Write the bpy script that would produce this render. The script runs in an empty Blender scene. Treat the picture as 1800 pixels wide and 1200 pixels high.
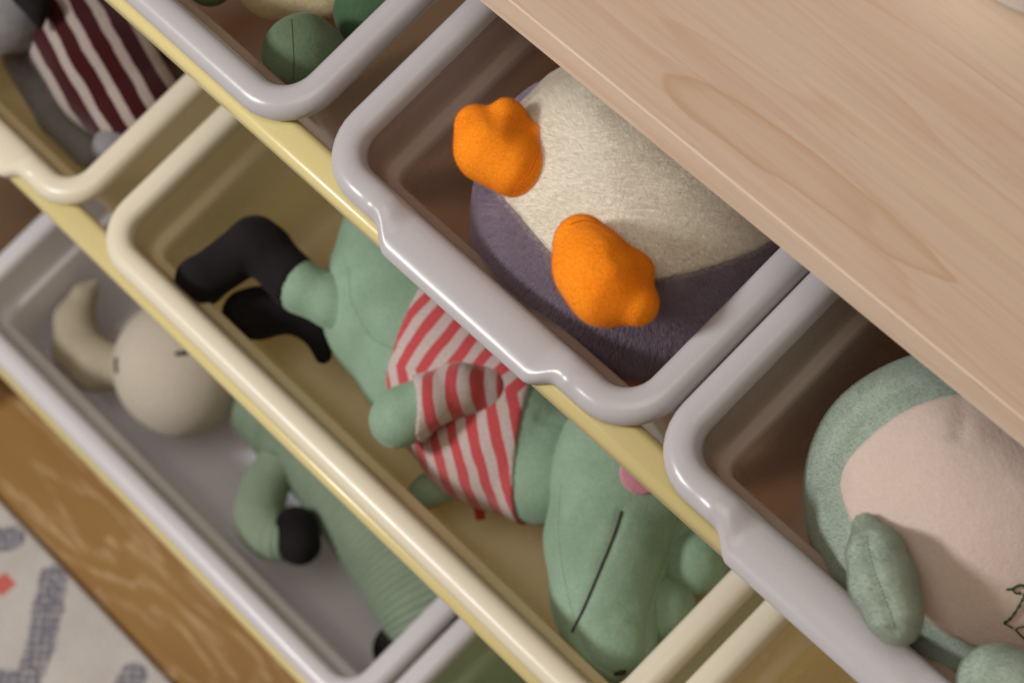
import bpy, math, random
import numpy as np
from mathutils import Matrix, Vector
from mathutils.bvhtree import BVHTree
random.seed(4); np.random.seed(4)
SC = bpy.context.scene
COL = SC.collection

# ------------------------------------------------------------------ frames
# "tray" coordinates (u along the rack, v into the rack along a bin's depth, n out of a bin's opening);
# bins lean forward by TILT, u=v=n=0 is the front left rim corner of the middle bin of the top row.
TILT = math.radians(12.0)
HEIGHT = 0.72
CT, ST = math.cos(TILT), math.sin(TILT)
M3 = np.array([[1, 0, 0], [0, CT, -ST], [0, ST, CT]])
ORG = np.array([0, 0, HEIGHT])
def world(P):
    return np.asarray(P, float) @ M3.T + ORG
def tray(P):
    return (np.asarray(P, float) - ORG) @ M3

# ------------------------------------------------------------------ camera
CAM_T = np.array([0.6039, -0.1253, 0.9957])
CAM_R = np.array([[0.67615799, -0.60487994, 0.42063123],
                  [0.70082642, 0.70417208, -0.11394737],
                  [-0.22727229, 0.3718359, 0.90004742]])
FPX = 4600.1
cd = bpy.data.cameras.new('camera')
cam = bpy.data.objects.new('camera', cd)
COL.objects.link(cam)
RW = M3 @ CAM_R
mw = Matrix([[*RW[i], 0] for i in range(3)] + [[0, 0, 0, 1]])
mw.translation = Vector(world(CAM_T))
cam.matrix_world = mw
cd.sensor_width = 36.0
cd.lens = FPX / 1800 * 36
cd.clip_start = 0.05
cd.clip_end = 50
cd.dof.use_dof = True
cd.dof.focus_distance = 1.13
cd.dof.aperture_fstop = 10.5
SC.camera = cam

# ------------------------------------------------------------------ light
wd = bpy.data.worlds.new('World')
SC.world = wd
wd.use_nodes = True
bg = wd.node_tree.nodes['Background']
bg.inputs[0].default_value = (1.0, 0.65, 0.36, 1)
bg.inputs[1].default_value = 0.17
def area(name, direction, dist, size, power, color, target=(0.05, 0.0, -0.1)):
    ld = bpy.data.lights.new(name, 'AREA')
    ld.shape = 'SQUARE'
    ld.size = size
    ld.energy = power
    ld.color = color
    lo = bpy.data.objects.new(name, ld)
    COL.objects.link(lo)
    t = world(target)
    d = M3 @ np.array(direction, float)
    d /= np.linalg.norm(d)
    p = Vector(t + d * dist)
    lo.matrix_world = Matrix.Translation(p) @ Vector(d).to_track_quat('Z', 'Y').to_matrix().to_4x4()
    return lo
area('key_softbox', (-0.42, -0.54, 0.70), 2.0, 0.30, 33.5, (0.985, 0.985, 1.0))
area('ceiling_fill', (0.14, -0.10, 1.0), 2.2, 1.1, 15.5, (1.0, 0.92, 0.83))
SC.view_settings.view_transform = 'Standard'
SC.view_settings.look = 'None'
SC.view_settings.exposure = 0.0
SC.view_settings.gamma = 1.0
SC.view_settings.use_curve_mapping = False
SC.render.engine = 'CYCLES'
SC.cycles.use_denoising = True
SC.cycles.max_bounces = 12
SC.cycles.diffuse_bounces = 9

# ------------------------------------------------------------------ helpers: picture ray -> tray point
def at(px, py, n):
    """tray point seen at picture position (px, py) lying n above the top row's rim plane"""
    d = CAM_R @ np.array([(px - 900) / FPX, (600 - py) / FPX, -1.0])
    return CAM_T + d * ((n - CAM_T[2]) / d[2])
def mm(rpx, p):
    return rpx * float((CAM_T - p) @ CAM_R[:, 2]) / FPX
def at_z(px, py, z):
    d = M3 @ (CAM_R @ np.array([(px - 900) / FPX, (600 - py) / FPX, -1.0]))
    c = world(CAM_T)
    return c + d * ((z - c[2]) / d[2])

# ------------------------------------------------------------------ helpers: objects
def tag(o, label=None, cat=None, group=None, kind=None):
    if label: o['label'] = label
    if cat: o['category'] = cat
    if group: o['group'] = group
    if kind: o['kind'] = kind
    return o
def root(name, base_tray, label, cat, group=None, tilt=True):
    o = bpy.data.objects.new(name, None)
    COL.objects.link(o)
    o.location = world(base_tray)
    o.empty_display_size = 0.02
    if tilt: o.rotation_euler = (TILT, 0, 0)
    o['base'] = [float(x) for x in base_tray]
    return tag(o, label, cat, group)
def mesh_obj(name, V, F, mat, parent=None, smooth=True, base=None):
    """V in tray coordinates; stored relative to base (the parent's root base)"""
    V = np.asarray(V, float)
    if base is not None: V = V - np.asarray(base)
    me = bpy.data.meshes.new(name)
    me.from_pydata(V.tolist(), [], [list(map(int, f)) for f in F])
    me.update()
    if smooth: me.polygons.foreach_set('use_smooth', [True] * len(me.polygons))
    if mat: me.materials.append(mat)
    o = bpy.data.objects.new(name, me)
    COL.objects.link(o)
    if parent: o.parent = parent
    return o
class Part:
    pass
def part(name, VF, mat, thing, parent=None):
    V, F = VF
    o = mesh_obj(name, V, F, mat, parent or thing, base=thing['base'])
    return o

# ------------------------------------------------------------------ helpers: implicit surfaces
def sstep(x, a, b):
    t = np.clip((x - a) / (b - a), 0, 1)
    return t * t * (3 - 2 * t)
def smin(a, b, k):
    if k <= 0: return np.minimum(a, b)
    h = np.clip(0.5 + 0.5 * (b - a) / k, 0, 1)
    return b + (a - b) * h - k * h * (1 - h)
def d_chain(P, pts, k=0.0):
    """pts: list of (xyz, r) -> tapered capsules"""
    d = None
    if len(pts) == 1:
        return np.linalg.norm(P - pts[0][0], axis=-1) - pts[0][1]
    for (a, ra), (b, rb) in zip(pts[:-1], pts[1:]):
        ba = b - a
        t = np.clip(((P - a) @ ba) / max(ba @ ba, 1e-12), 0, 1)
        e = np.linalg.norm(P - a - t[..., None] * ba, axis=-1) - (ra + (rb - ra) * t)
        d = e if d is None else smin(d, e, k)
    return d
def d_ell(P, c, r, ax):
    q = (P - c) @ np.asarray(ax).T
    r = np.asarray(r, float)
    k0 = np.linalg.norm(q / r, axis=-1)
    k1 = np.linalg.norm(q / r ** 2, axis=-1) + 1e-9
    return k0 * (k0 - 1) / k1
def cam_axes(deg):
    """axes: picture-plane direction turned deg clockwise from picture right, its perpendicular, towards viewer"""
    a = math.radians(deg)
    r, u, b = CAM_R[:, 0], CAM_R[:, 1], CAM_R[:, 2]
    return np.array([r * math.cos(a) - u * math.sin(a), r * math.sin(a) + u * math.cos(a), b])
def d_poly(P, poly, c):
    """prism with polygonal section (picture points turned into a plane through c facing the viewer)"""
    e = P - CAM_T
    k = ((c - CAM_T) @ CAM_R[:, 2]) / (e @ CAM_R[:, 2])
    q = (CAM_T + e * k[..., None] - c) @ CAM_R[:, :2]
    pts = []
    for (px, py) in poly:
        d = CAM_R @ np.array([(px - 900) / FPX, (600 - py) / FPX, -1.0])
        t = ((c - CAM_T) @ CAM_R[:, 2]) / (d @ CAM_R[:, 2])
        pts.append((CAM_T + d * t - c) @ CAM_R[:, :2])
    pts = np.array(pts)
    dd = np.full(q.shape[:-1], 1e9)
    ins = np.zeros(q.shape[:-1], bool)
    for i in range(len(pts)):
        a, b = pts[i - 1], pts[i]
        ba = b - a
        t = np.clip(((q - a) @ ba) / (ba @ ba), 0, 1)
        dd = np.minimum(dd, np.linalg.norm(q - a - t[..., None] * ba, axis=-1))
        cross = ((a[1] > q[..., 1]) != (b[1] > q[..., 1]))
        xx = a[0] + (q[..., 1] - a[1]) / (b[1] - a[1] + 1e-15) * (b[0] - a[0])
        ins ^= cross & (q[..., 0] < xx)
    return np.where(ins, -dd, dd)
def smooth_poly(pts, it=2):
    pts = np.array(pts, float)
    for _ in range(it):
        nx = np.roll(pts, -1, 0)
        pts = np.stack([pts * .75 + nx * .25, pts * .25 + nx * .75], 1).reshape(-1, 2)
    return pts
_rng = np.random.RandomState(7)
_waves = [(_rng.normal(size=3), _rng.uniform(0, 6.28)) for _ in range(10)]
def lump(P, scale, amp):
    """smooth low-frequency stuffing lumps"""
    s = 0
    for w, ph in _waves:
        s = s + np.sin((P @ w) * scale + ph)
    return s * amp / 4.0
def surf(f, lo, hi, h):
    """surface nets of f on a grid"""
    lo, hi = np.asarray(lo, float), np.asarray(hi, float)
    n = np.ceil((hi - lo) / h).astype(int) + 1
    ax = [lo[i] + h * np.arange(n[i]) for i in range(3)]
    G = np.stack(np.meshgrid(*ax, indexing='ij'), -1)
    D = f(G)
    S = D < 0
    c = [slice(0, -1), slice(1, None)]
    cnt = np.zeros(tuple(n - 1)); acc = np.zeros(tuple(n - 1) + (3,))
    corners = [(i, j, k) for i in (0, 1) for j in (0, 1) for k in (0, 1)]
    for a in corners:
        for axx in range(3):
            if a[axx] == 0:
                b = list(a); b[axx] = 1
                da, db = D[c[a[0]], c[a[1]], c[a[2]]], D[c[b[0]], c[b[1]], c[b[2]]]
                m = (da < 0) != (db < 0)
                t = np.where(m, da / np.where(m, da - db, 1), 0)
                p = np.zeros(m.shape + (3,)); p[...] = a
                p[..., axx] += t
                cnt += m; acc += p * m[..., None]
    act = cnt > 0
    idx = -np.ones(act.shape, int); idx[act] = np.arange(act.sum())
    cell = np.stack(np.meshgrid(*[np.arange(k - 1) for k in n], indexing='ij'), -1)
    V = lo + h * (cell[act] + acc[act] / cnt[act][:, None])
    F = []
    for axx in range(3):
        sl0 = [slice(1, -1)] * 3; sl1 = [slice(1, -1)] * 3
        sl0[axx] = slice(0, -1); sl1[axx] = slice(1, None)
        a, b = S[tuple(sl0)], S[tuple(sl1)]
        m = a != b
        o1, o2 = [x for x in range(3) if x != axx]
        ii = np.argwhere(m)
        if not len(ii): continue
        flip = a[m]
        base = ii.copy(); base[:, o1] += 1; base[:, o2] += 1
        def g(d1, d2):
            q = base.copy(); q[:, o1] += d1; q[:, o2] += d2
            return idx[q[:, 0], q[:, 1], q[:, 2]]
        q = np.stack([g(-1, -1), g(0, -1), g(0, 0), g(-1, 0)], 1)
        if axx == 1: flip = ~flip
        q[~flip] = q[~flip][:, ::-1]
        F.append(q)
    return V, np.concatenate(F)
def relax(VF, it=3, lam=.5):
    V, F = VF
    F = np.asarray(F); V = V.copy()
    E = np.vstack([F[:, [0, 1]], F[:, [1, 2]], F[:, [2, 3]], F[:, [3, 0]]])
    cnt = np.zeros(len(V)); np.add.at(cnt, E[:, 0], 1); np.add.at(cnt, E[:, 1], 1)
    for _ in range(it):
        A = np.zeros_like(V)
        np.add.at(A, E[:, 0], V[E[:, 1]]); np.add.at(A, E[:, 1], V[E[:, 0]])
        V += lam * (A / cnt[:, None] - V)
    return V, F
def box_of(pts, pad):
    c = np.array([p for p, r in pts]); r = np.array([r for p, r in pts])[:, None]
    return (c - r).min(0) - pad, (c + r).max(0) + pad
def ch(*specs):
    """(px, py, n, radius in picture pixels) -> tray spheres"""
    out = []
    for px, py, n, r in specs:
        p = at(px, py, n)
        out.append((p, mm(r, p)))
    return out
def blob(groups, h=0.0016, k=0.006, lumps=None):
    """several chains blended into one mesh"""
    allp = [s for g in groups for s in g]
    lo, hi = box_of(allp, 0.006)
    def f(P):
        d = None
        for g in groups:
            e = d_chain(P, g, k * 0.5)
            d = e if d is None else smin(d, e, k)
        if lumps: d = d + lump(P, *lumps)
        return d
    return relax(surf(f, lo, hi, h), 3), f, (lo, hi)
def tube(pts, radii, seg=20, cap=True):
    """tube through tray points"""
    pts = np.array(pts, float); n = len(pts)
    radii = np.broadcast_to(np.asarray(radii, float), (n,))
    V, F = [], []
    up = np.array([0.3, 0.5, 0.8])
    for i in range(n):
        t = pts[min(i + 1, n - 1)] - pts[max(i - 1, 0)]
        t /= np.linalg.norm(t) + 1e-12
        a = np.cross(up, t); a /= np.linalg.norm(a) + 1e-12
        b = np.cross(t, a); up = b
        for s in range(seg):
            w = 2 * math.pi * s / seg
            V.append(pts[i] + radii[i] * (a * math.cos(w) + b * math.sin(w)))
    for i in range(n - 1):
        for s in range(seg):
            F.append([i * seg + s, i * seg + (s + 1) % seg, (i + 1) * seg + (s + 1) % seg, (i + 1) * seg + s])
    if cap:
        F.append(list(range(seg))[::-1]); F.append([(n - 1) * seg + s for s in range(seg)])
    return np.array(V), F
def spline(pts, m):
    pts = np.array(pts, float)
    P = np.vstack([2 * pts[0] - pts[1], pts, 2 * pts[-1] - pts[-2]])
    out = []
    n = len(pts) - 1
    for j in range(m):
        t = j / (m - 1) * n
        i = min(int(t), n - 1); t -= i
        p0, p1, p2, p3 = P[i:i + 4]
        out.append(.5 * (2 * p1 + (p2 - p0) * t + (2 * p0 - 5 * p1 + 4 * p2 - p3) * t * t + (3 * p1 - p0 - 3 * p2 + p3) * t ** 3))
    return np.array(out)
def join(list_vf):
    V, F, o = [], [], 0
    for v, f in list_vf:
        V.append(np.asarray(v)); F += [[int(i) + o for i in q] for q in f]; o += len(v)
    return np.vstack(V), F
def on_surface(VF, line, lift=0.0003):
    """lay picture points onto a built surface"""
    V, F = VF
    bv = BVHTree.FromPolygons([Vector(v) for v in V], [list(map(int, f)) for f in F])
    out, nor = [], []
    for (px, py) in line:
        d = CAM_R @ np.array([(px - 900) / FPX, (600 - py) / FPX, -1.0])
        d /= np.linalg.norm(d)
        loc, nn, i, dist = bv.ray_cast(Vector(CAM_T), Vector(d))
        if loc is None: continue
        nn = np.array(nn)
        if nn @ d > 0: nn = -nn
        out.append(np.array(loc) + nn * lift); nor.append(nn)
    return np.array(out), np.array(nor)
def seam(VF, line, r, m=40, lift=0.0):
    p, _ = on_surface(VF, spline(line, m), lift)
    return tube(p, r, 6)
def stitches(VF, line, m, length, r, lift=0.0003):
    p, nn = on_surface(VF, spline(line, m), lift)
    out = []
    for i in range(len(p) - 1):
        d = p[i + 1] - p[i]
        L = np.linalg.norm(d) + 1e-9
        c = (p[i] + p[i + 1]) / 2; d /= L
        out.append(tube([c - d * L * length * .5, c, c + d * L * length * .5], [r * .5, r, r * .5], 6))
    return join(out)

def grooved(VF, f, b, h, lines):
    """re-mesh f with sewn grooves: lines = [(picture points, depth, width)] laid on the first surface"""
    gs = []
    for line, depth, width in lines:
        p, _ = on_surface(VF, spline(line, 14), 0)
        if len(p) > 1: gs.append(([(q, 0.0) for q in p], depth, width))
    def f2(P):
        d = f(P)
        near = np.abs(d) < .012
        Q = P[near]; dq = d[near]
        for pts, depth, width in gs:
            g = d_chain(Q, pts)
            dq = dq + depth * np.exp(-(g / width) ** 2)
        d[near] = dq
        return d
    return surf(f2, b[0], b[1], h), f2
# ------------------------------------------------------------------ materials
def new_mat(name):
    m = bpy.data.materials.new(name)
    m.use_nodes = True
    nt = m.node_tree
    b = nt.nodes['Principled BSDF']
    return m, nt, b
def lin(c):
    return tuple(((x / 255) / 12.92 if x / 255 <= .04045 else ((x / 255 + .055) / 1.055) ** 2.4) for x in c) + (1,)
def N(nt, t, **kw):
    n = nt.nodes.new(t)
    for k, v in kw.items(): setattr(n, k, v)
    return n
def noise(nt, vec, scale, detail=3, rough=.5, dim='3D'):
    n = N(nt, 'ShaderNodeTexNoise')
    n.inputs['Scale'].default_value = scale
    n.inputs['Detail'].default_value = detail
    n.inputs['Roughness'].default_value = rough
    if vec is not None: nt.links.new(vec, n.inputs['Vector'])
    return n.outputs['Fac']
def ramp(nt, fac, stops, interp='LINEAR'):
    r = N(nt, 'ShaderNodeValToRGB')
    r.color_ramp.interpolation = interp
    e = r.color_ramp.elements
    while len(e) < len(stops): e.new(.5)
    for i, (p, c) in enumerate(stops):
        e[i].position = p; e[i].color = c if len(c) == 4 else (*c, 1)
    nt.links.new(fac, r.inputs[0])
    return r.outputs[0]
def mth(nt, op, a, b=None, c=None):
    n = N(nt, 'ShaderNodeMath', operation=op)
    for i, x in enumerate((a, b, c)):
        if x is None: continue
        if isinstance(x, (int, float)): n.inputs[i].default_value = x
        else: nt.links.new(x, n.inputs[i])
    return n.outputs[0]
def mixc(nt, fac, a, b, mode='MIX'):
    n = N(nt, 'ShaderNodeMix', data_type='RGBA', blend_type=mode)
    for s, x in ((0, fac), (6, a), (7, b)):
        if isinstance(x, (int, float)): n.inputs[s].default_value = x
        elif isinstance(x, tuple): n.inputs[s].default_value = x
        else: nt.links.new(x, n.inputs[s])
    return n.outputs[2]
def bump(nt, b, h, strength, dist):
    n = N(nt, 'ShaderNodeBump')
    n.inputs['Strength'].default_value = strength
    n.inputs['Distance'].default_value = dist
    nt.links.new(h, n.inputs['Height'])
    nt.links.new(n.outputs[0], b.inputs['Normal'])
def ocoord(nt):
    return N(nt, 'ShaderNodeTexCoord').outputs['Object']
def mapped(nt, vec, scale, rot=(0, 0, 0), loc=(0, 0, 0)):
    m = N(nt, 'ShaderNodeMapping')
    m.inputs['Scale'].default_value = scale
    m.inputs['Rotation'].default_value = rot
    m.inputs['Location'].default_value = loc
    nt.links.new(vec, m.inputs['Vector'])
    return m.outputs[0]
def plastic(name, col, rough=.26, sss=.0, spec=.5, through=None, amount=.0):
    m, nt, b = new_mat(name)
    v = ocoord(nt)
    n1 = noise(nt, v, 9, 3)
    d = tuple(x * .93 for x in col[:3]) + (1,)
    sp = N(nt, 'ShaderNodeTexVoronoi'); sp.inputs['Scale'].default_value = 22
    nt.links.new(v, sp.inputs['Vector'])
    dots = ramp(nt, sp.outputs['Distance'], [(.016, (.45, .45, .45)), (.03, (0, 0, 0))])
    nt.links.new(mixc(nt, dots, mixc(nt, n1, col, d), (.09, .07, .06, 1)), b.inputs['Base Color'])
    n2 = noise(nt, v, 60, 4, .6)
    nt.links.new(mth(nt, 'MULTIPLY_ADD', n2, .16, rough - .08), b.inputs['Roughness'])
    b.inputs['Specular IOR Level'].default_value = spec
    if sss:
        b.inputs['Subsurface Weight'].default_value = sss
        b.inputs['Subsurface Radius'].default_value = (.004, .003, .002)
        b.inputs['Subsurface Scale'].default_value = 1.0
    scr = noise(nt, mapped(nt, v, (30, 900, 400), rot=(.2, .3, .6)), 1.0, 3, .7)
    bump(nt, b, mth(nt, 'ADD', noise(nt, v, 110, 3, .6), mth(nt, 'MULTIPLY', scr, .25)), .07, .001)
    if through:
        t = N(nt, 'ShaderNodeBsdfTranslucent'); t.inputs[0].default_value = through
        mx = N(nt, 'ShaderNodeMixShader'); mx.inputs[0].default_value = amount
        nt.links.new(b.outputs[0], mx.inputs[1]); nt.links.new(t.outputs[0], mx.inputs[2])
        nt.links.new(mx.outputs[0], nt.nodes['Material Output'].inputs[0])
    return m
def plush(name, col, col2=None, nap=26, bumpd=.0011, sheen=.35, fine=650, rough=.95, lo=.80):
    m, nt, b = new_mat(name)
    v = ocoord(nt)
    c2 = col2 or tuple(x * .78 for x in col[:3]) + (1,)
    n1 = noise(nt, v, nap, 3, .55)
    f1 = ramp(nt, n1, [(.36, (0, 0, 0)), (.64, (1, 1, 1))])
    n2 = noise(nt, v, fine, 3, .7)
    c = mixc(nt, f1, c2, col)
    d = mixc(nt, 1.0, c, ramp(nt, n2, [(.25, (lo, lo, lo)), (.7, (1.06, 1.06, 1.06))]), 'MULTIPLY')
    nt.links.new(d, b.inputs['Base Color'])
    b.inputs['Roughness'].default_value = rough
    b.inputs['Specular IOR Level'].default_value = .12
    b.inputs['Sheen Weight'].default_value = sheen
    b.inputs['Sheen Roughness'].default_value = .45
    b.inputs['Sheen Tint'].default_value = tuple(min(1, x * 1.2 + .15) for x in col[:3]) + (1,)
    h = mth(nt, 'ADD', mth(nt, 'MULTIPLY', n2, .35), noise(nt, v, 95, 4, .6))
    bump(nt, b, h, .55, bumpd)
    return m
def flat(name, col, rough=.7, spec=.3):
    m, nt, b = new_mat(name)
    v = ocoord(nt)
    n1 = noise(nt, v, 300, 3)
    nt.links.new(mixc(nt, n1, col, tuple(x * .8 for x in col[:3]) + (1,)), b.inputs['Base Color'])
    b.inputs['Roughness'].default_value = rough
    b.inputs['Specular IOR Level'].default_value = spec
    return m
def dot_node(nt, vec, axis):
    n = N(nt, 'ShaderNodeVectorMath', operation='DOT_PRODUCT')
    nt.links.new(vec, n.inputs[0])
    n.inputs[1].default_value = tuple(float(x) for x in axis)
    return n.outputs['Value']
def striped(name, base, ca, cb, ax1, period, duty=.5, ax2=None, seam_axis=None, seam_at=0, off1=0, off2=0):
    """two knitted colours in hoops along ax1 (and along ax2 on the far side of a seam)"""
    m, nt, b = new_mat(name)
    v = ocoord(nt)
    base = np.asarray(base)
    wob = mth(nt, 'MULTIPLY_ADD', noise(nt, v, 45, 2), .004, -.002)
    def s(ax, off):
        x = mth(nt, 'ADD', dot_node(nt, v, ax), wob)
        return mth(nt, 'FRACT', mth(nt, 'ADD', mth(nt, 'DIVIDE', x, period), off + 10))
    x = s(ax1, off1)
    if ax2 is not None:
        sel = mth(nt, 'GREATER_THAN', dot_node(nt, v, seam_axis), seam_at)
        x2 = s(ax2, off2)
        mixn = N(nt, 'ShaderNodeMix', data_type='FLOAT')
        nt.links.new(sel, mixn.inputs[0]); nt.links.new(x, mixn.inputs[2]); nt.links.new(x2, mixn.inputs[3])
        x = mixn.outputs[0]
    e = .03
    f = ramp(nt, x, [(0, (0, 0, 0)), (e, (1, 1, 1)), (duty, (1, 1, 1)), (duty + e, (0, 0, 0))])
    c = mixc(nt, f, cb, ca)
    n2 = noise(nt, v, 700, 3, .7)
    nt.links.new(mixc(nt, 1.0, c, ramp(nt, n2, [(.25, (.75, .75, .75)), (.7, (1.05, 1.05, 1.05))]), 'MULTIPLY'), b.inputs['Base Color'])
    b.inputs['Roughness'].default_value = .95
    b.inputs['Specular IOR Level'].default_value = .1
    b.inputs['Sheen Weight'].default_value = .25
    bump(nt, b, n2, .5, .0006)
    return m
def fur(o, count, length, rad, child=8, brown=.0, rough=.0, seed=1, mat=None):
    md = o.modifiers.new('fur', 'PARTICLE_SYSTEM')
    s = o.particle_systems[-1].settings
    o.particle_systems[-1].seed = seed
    s.type = 'HAIR'
    s.count = count
    s.hair_length = length
    s.hair_step = 3
    s.render_step = 3
    s.emit_from = 'FACE'
    s.use_emit_random = True
    s.child_type = 'INTERPOLATED'
    s.rendered_child_count = child
    s.child_length = 1.0
    s.brownian_factor = brown
    s.roughness_1 = rough * .4
    s.roughness_1_size = .02
    s.roughness_2 = rough
    s.roughness_endpoint = rough * .8
    s.clump_factor = .15
    s.radius_scale = 1.0
    s.root_radius = rad
    s.tip_radius = rad * .35
    if mat:
        o.data.materials.append(mat); s.material = 2
    else: s.material = 1
    return s

def fur_mat(name, col, trans=.4):
    m, nt, b = new_mat(name)
    v = ocoord(nt)
    n = noise(nt, v, 60, 3, .6)
    c = mixc(nt, n, col, tuple(x * .8 for x in col[:3]) + (1,))
    nt.nodes.remove(b)
    d = N(nt, 'ShaderNodeBsdfDiffuse'); t = N(nt, 'ShaderNodeBsdfTranslucent'); mx = N(nt, 'ShaderNodeMixShader')
    nt.links.new(c, d.inputs[0]); nt.links.new(c, t.inputs[0])
    mx.inputs[0].default_value = trans
    nt.links.new(d.outputs[0], mx.inputs[1]); nt.links.new(t.outputs[0], mx.inputs[2])
    nt.links.new(mx.outputs[0], nt.nodes['Material Output'].inputs[0])
    return m
MAT = {}
MAT['grey'] = plastic('grey_plastic', (.425, .41, .42, 1), .26, spec=.32)
MAT['cream'] = plastic('cream_plastic', (.68, .625, .485, 1), .31, spec=.32)
MAT['pale'] = plastic('pale_grey_plastic', (.58, .565, .59, 1), .29, spec=.34)
MAT['grey_wall'] = plastic('grey_plastic_wall', (.50, .445, .415, 1), .26, through=(.80, .56, .38, 1), amount=.42)
MAT['cream_wall'] = plastic('cream_plastic_wall', (.88, .80, .56, 1), .26, through=(.90, .80, .50, 1), amount=.34)
MAT['pale_wall'] = plastic('pale_grey_plastic_wall', (.90, .91, .96, 1), .24, through=(.84, .84, .88, 1), amount=.30)
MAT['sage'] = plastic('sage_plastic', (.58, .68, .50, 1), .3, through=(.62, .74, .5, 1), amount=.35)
MAT['rail'] = plastic('yellow_rail', (.60, .51, .235, 1), .28, spec=.38)
MAT['white'] = plastic('white_glaze', (.75, .75, .73, 1), .2)

# pale pine board
def board_material():
    m, nt, b = new_mat('pale_pine')
    v = ocoord(nt)
    sep = N(nt, 'ShaderNodeSeparateXYZ'); nt.links.new(v, sep.inputs[0])
    big = noise(nt, mapped(nt, v, (1.6, 26, 26)), 1.0, 3, .5)
    band = ramp(nt, big, [(.25, lin((206, 181, 150))), (.45, lin((202, 182, 161))), (.6, lin((198, 176, 155))), (.78, lin((206, 175, 146)))])
    # flame figure: an elongated lens whose outline wanders
    P0 = world(at(1170, 130, .055)); P1 = world(at(1690, 495, .03))
    g0 = at_z(1150, 125, TOP_Z); g1 = at_z(1700, 505, TOP_Z)
    cx, cy = (g0[0] + g1[0]) / 2, (g0[1] + g1[1]) / 2
    hx = (g1[0] - g0[0]) / 2
    wx = noise(nt, mapped(nt, v, (9, 60, 1)), 1.0, 2, .5)
    dx = mth(nt, 'DIVIDE', mth(nt, 'SUBTRACT', sep.outputs[0], float(cx)), float(hx))
    dy = mth(nt, 'SUBTRACT', mth(nt, 'ADD', sep.outputs[1], mth(nt, 'MULTIPLY_ADD', wx, .016, -.008)), float(cy))
    slope = float((g1[1] - g0[1]) / (g1[0] - g0[0]))
    dy = mth(nt, 'SUBTRACT', dy, mth(nt, 'MULTIPLY', dx, slope * float(hx)))
    dy = mth(nt, 'DIVIDE', dy, mth(nt, 'MULTIPLY_ADD', dx, -.0030, .0115))
    r = mth(nt, 'SQRT', mth(nt, 'ADD', mth(nt, 'MULTIPLY', dx, dx), mth(nt, 'MULTIPLY', dy, dy)))
    fig = ramp(nt, r, [(.0, (.10, .10, .10)), (.55, (.16, .16, .16)), (.80, (.30, .30, .30)), (.93, (.8, .8, .8)), (1.0, (0, 0, 0))])
    fig.node.color_ramp.elements[4].position = .97
    c = mixc(nt, mth(nt, 'MULTIPLY', fig, .62), band, lin((176, 138, 100)))
    # growth-ring contours
    ring = noise(nt, mapped(nt, v, (2.2, 20, 20), loc=(3.1, .7, 0)), 1.0, 2, .45)
    saw = mth(nt, 'FRACT', mth(nt, 'MULTIPLY', ring, 9.0))
    rc = ramp(nt, saw, [(0, (0, 0, 0)), (.75, (.25, .25, .25)), (.95, (1, 1, 1)), (1, (0, 0, 0))])
    c = mixc(nt, mth(nt, 'MULTIPLY', rc, .22), c, lin((178, 134, 104)))
    fine = noise(nt, mapped(nt, v, (14, 420, 420)), 1.0, 4, .6)
    c = mixc(nt, ramp(nt, fine, [(.45, (0, 0, 0)), (.8, (.30, .30, .30))]), c, lin((168, 128, 98)))
    fl = noise(nt, mapped(nt, v, (45, 330, 330), rot=(0, 0, .05)), 1.0, 1, .5)
    c = mixc(nt, ramp(nt, fl, [(.75, (0, 0, 0)), (.84, (.45, .45, .45))]), c, lin((130, 92, 78)))
    sp = N(nt, 'ShaderNodeTexVoronoi'); sp.inputs['Scale'].default_value = 26
    nt.links.new(v, sp.inputs['Vector'])
    dots = ramp(nt, sp.outputs['Distance'], [(.03, (.35, .35, .35)), (.055, (0, 0, 0))])
    c = mixc(nt, dots, c, lin((120, 90, 75)))
    nt.links.new(c, b.inputs['Base Color'])
    b.inputs['Roughness'].default_value = .5
    b.inputs['Specular IOR Level'].default_value = .35
    bump(nt, b, fine, .12, .0006)
    return m

def floor_material():
    m, nt, b = new_mat('oak_floor')
    v = ocoord(nt)
    rnd = N(nt, 'ShaderNodeObjectInfo').outputs['Random']
    big = noise(nt, mapped(nt, v, (2.5, 16, 16)), 1.0, 3, .55)
    c = ramp(nt, big, [(.25, lin((130, 94, 46))), (.5, lin((150, 114, 62))), (.75, lin((168, 132, 76)))])
    c = mixc(nt, mth(nt, 'MULTIPLY', rnd, .35), c, lin((142, 98, 52)))
    g = noise(nt, mapped(nt, v, (30, 260, 260), rot=(0, 0, .03)), 1.0, 3, .6)
    ringf = noise(nt, mapped(nt, v, (3.2, 17, 17), loc=(.4, .2, 0)), 1.0, 2, .5)
    fr = mth(nt, 'FRACT', mth(nt, 'MULTIPLY', ringf, 13.0))
    lines = ramp(nt, fr, [(.52, (0, 0, 0)), (.80, (1, 1, 1)), (.97, (1, 1, 1)), (1.0, (0, 0, 0))])
    w = mth(nt, 'MULTIPLY', mth(nt, 'MULTIPLY', lines, ramp(nt, g, [(.42, (0, 0, 0)), (.60, (1, 1, 1))])), .50)
    c = mixc(nt, w, c, lin((205, 178, 140)))
    nt.links.new(c, b.inputs['Base Color'])
    b.inputs['Roughness'].default_value = .5
    bump(nt, b, g, .2, .001)
    return m

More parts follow.
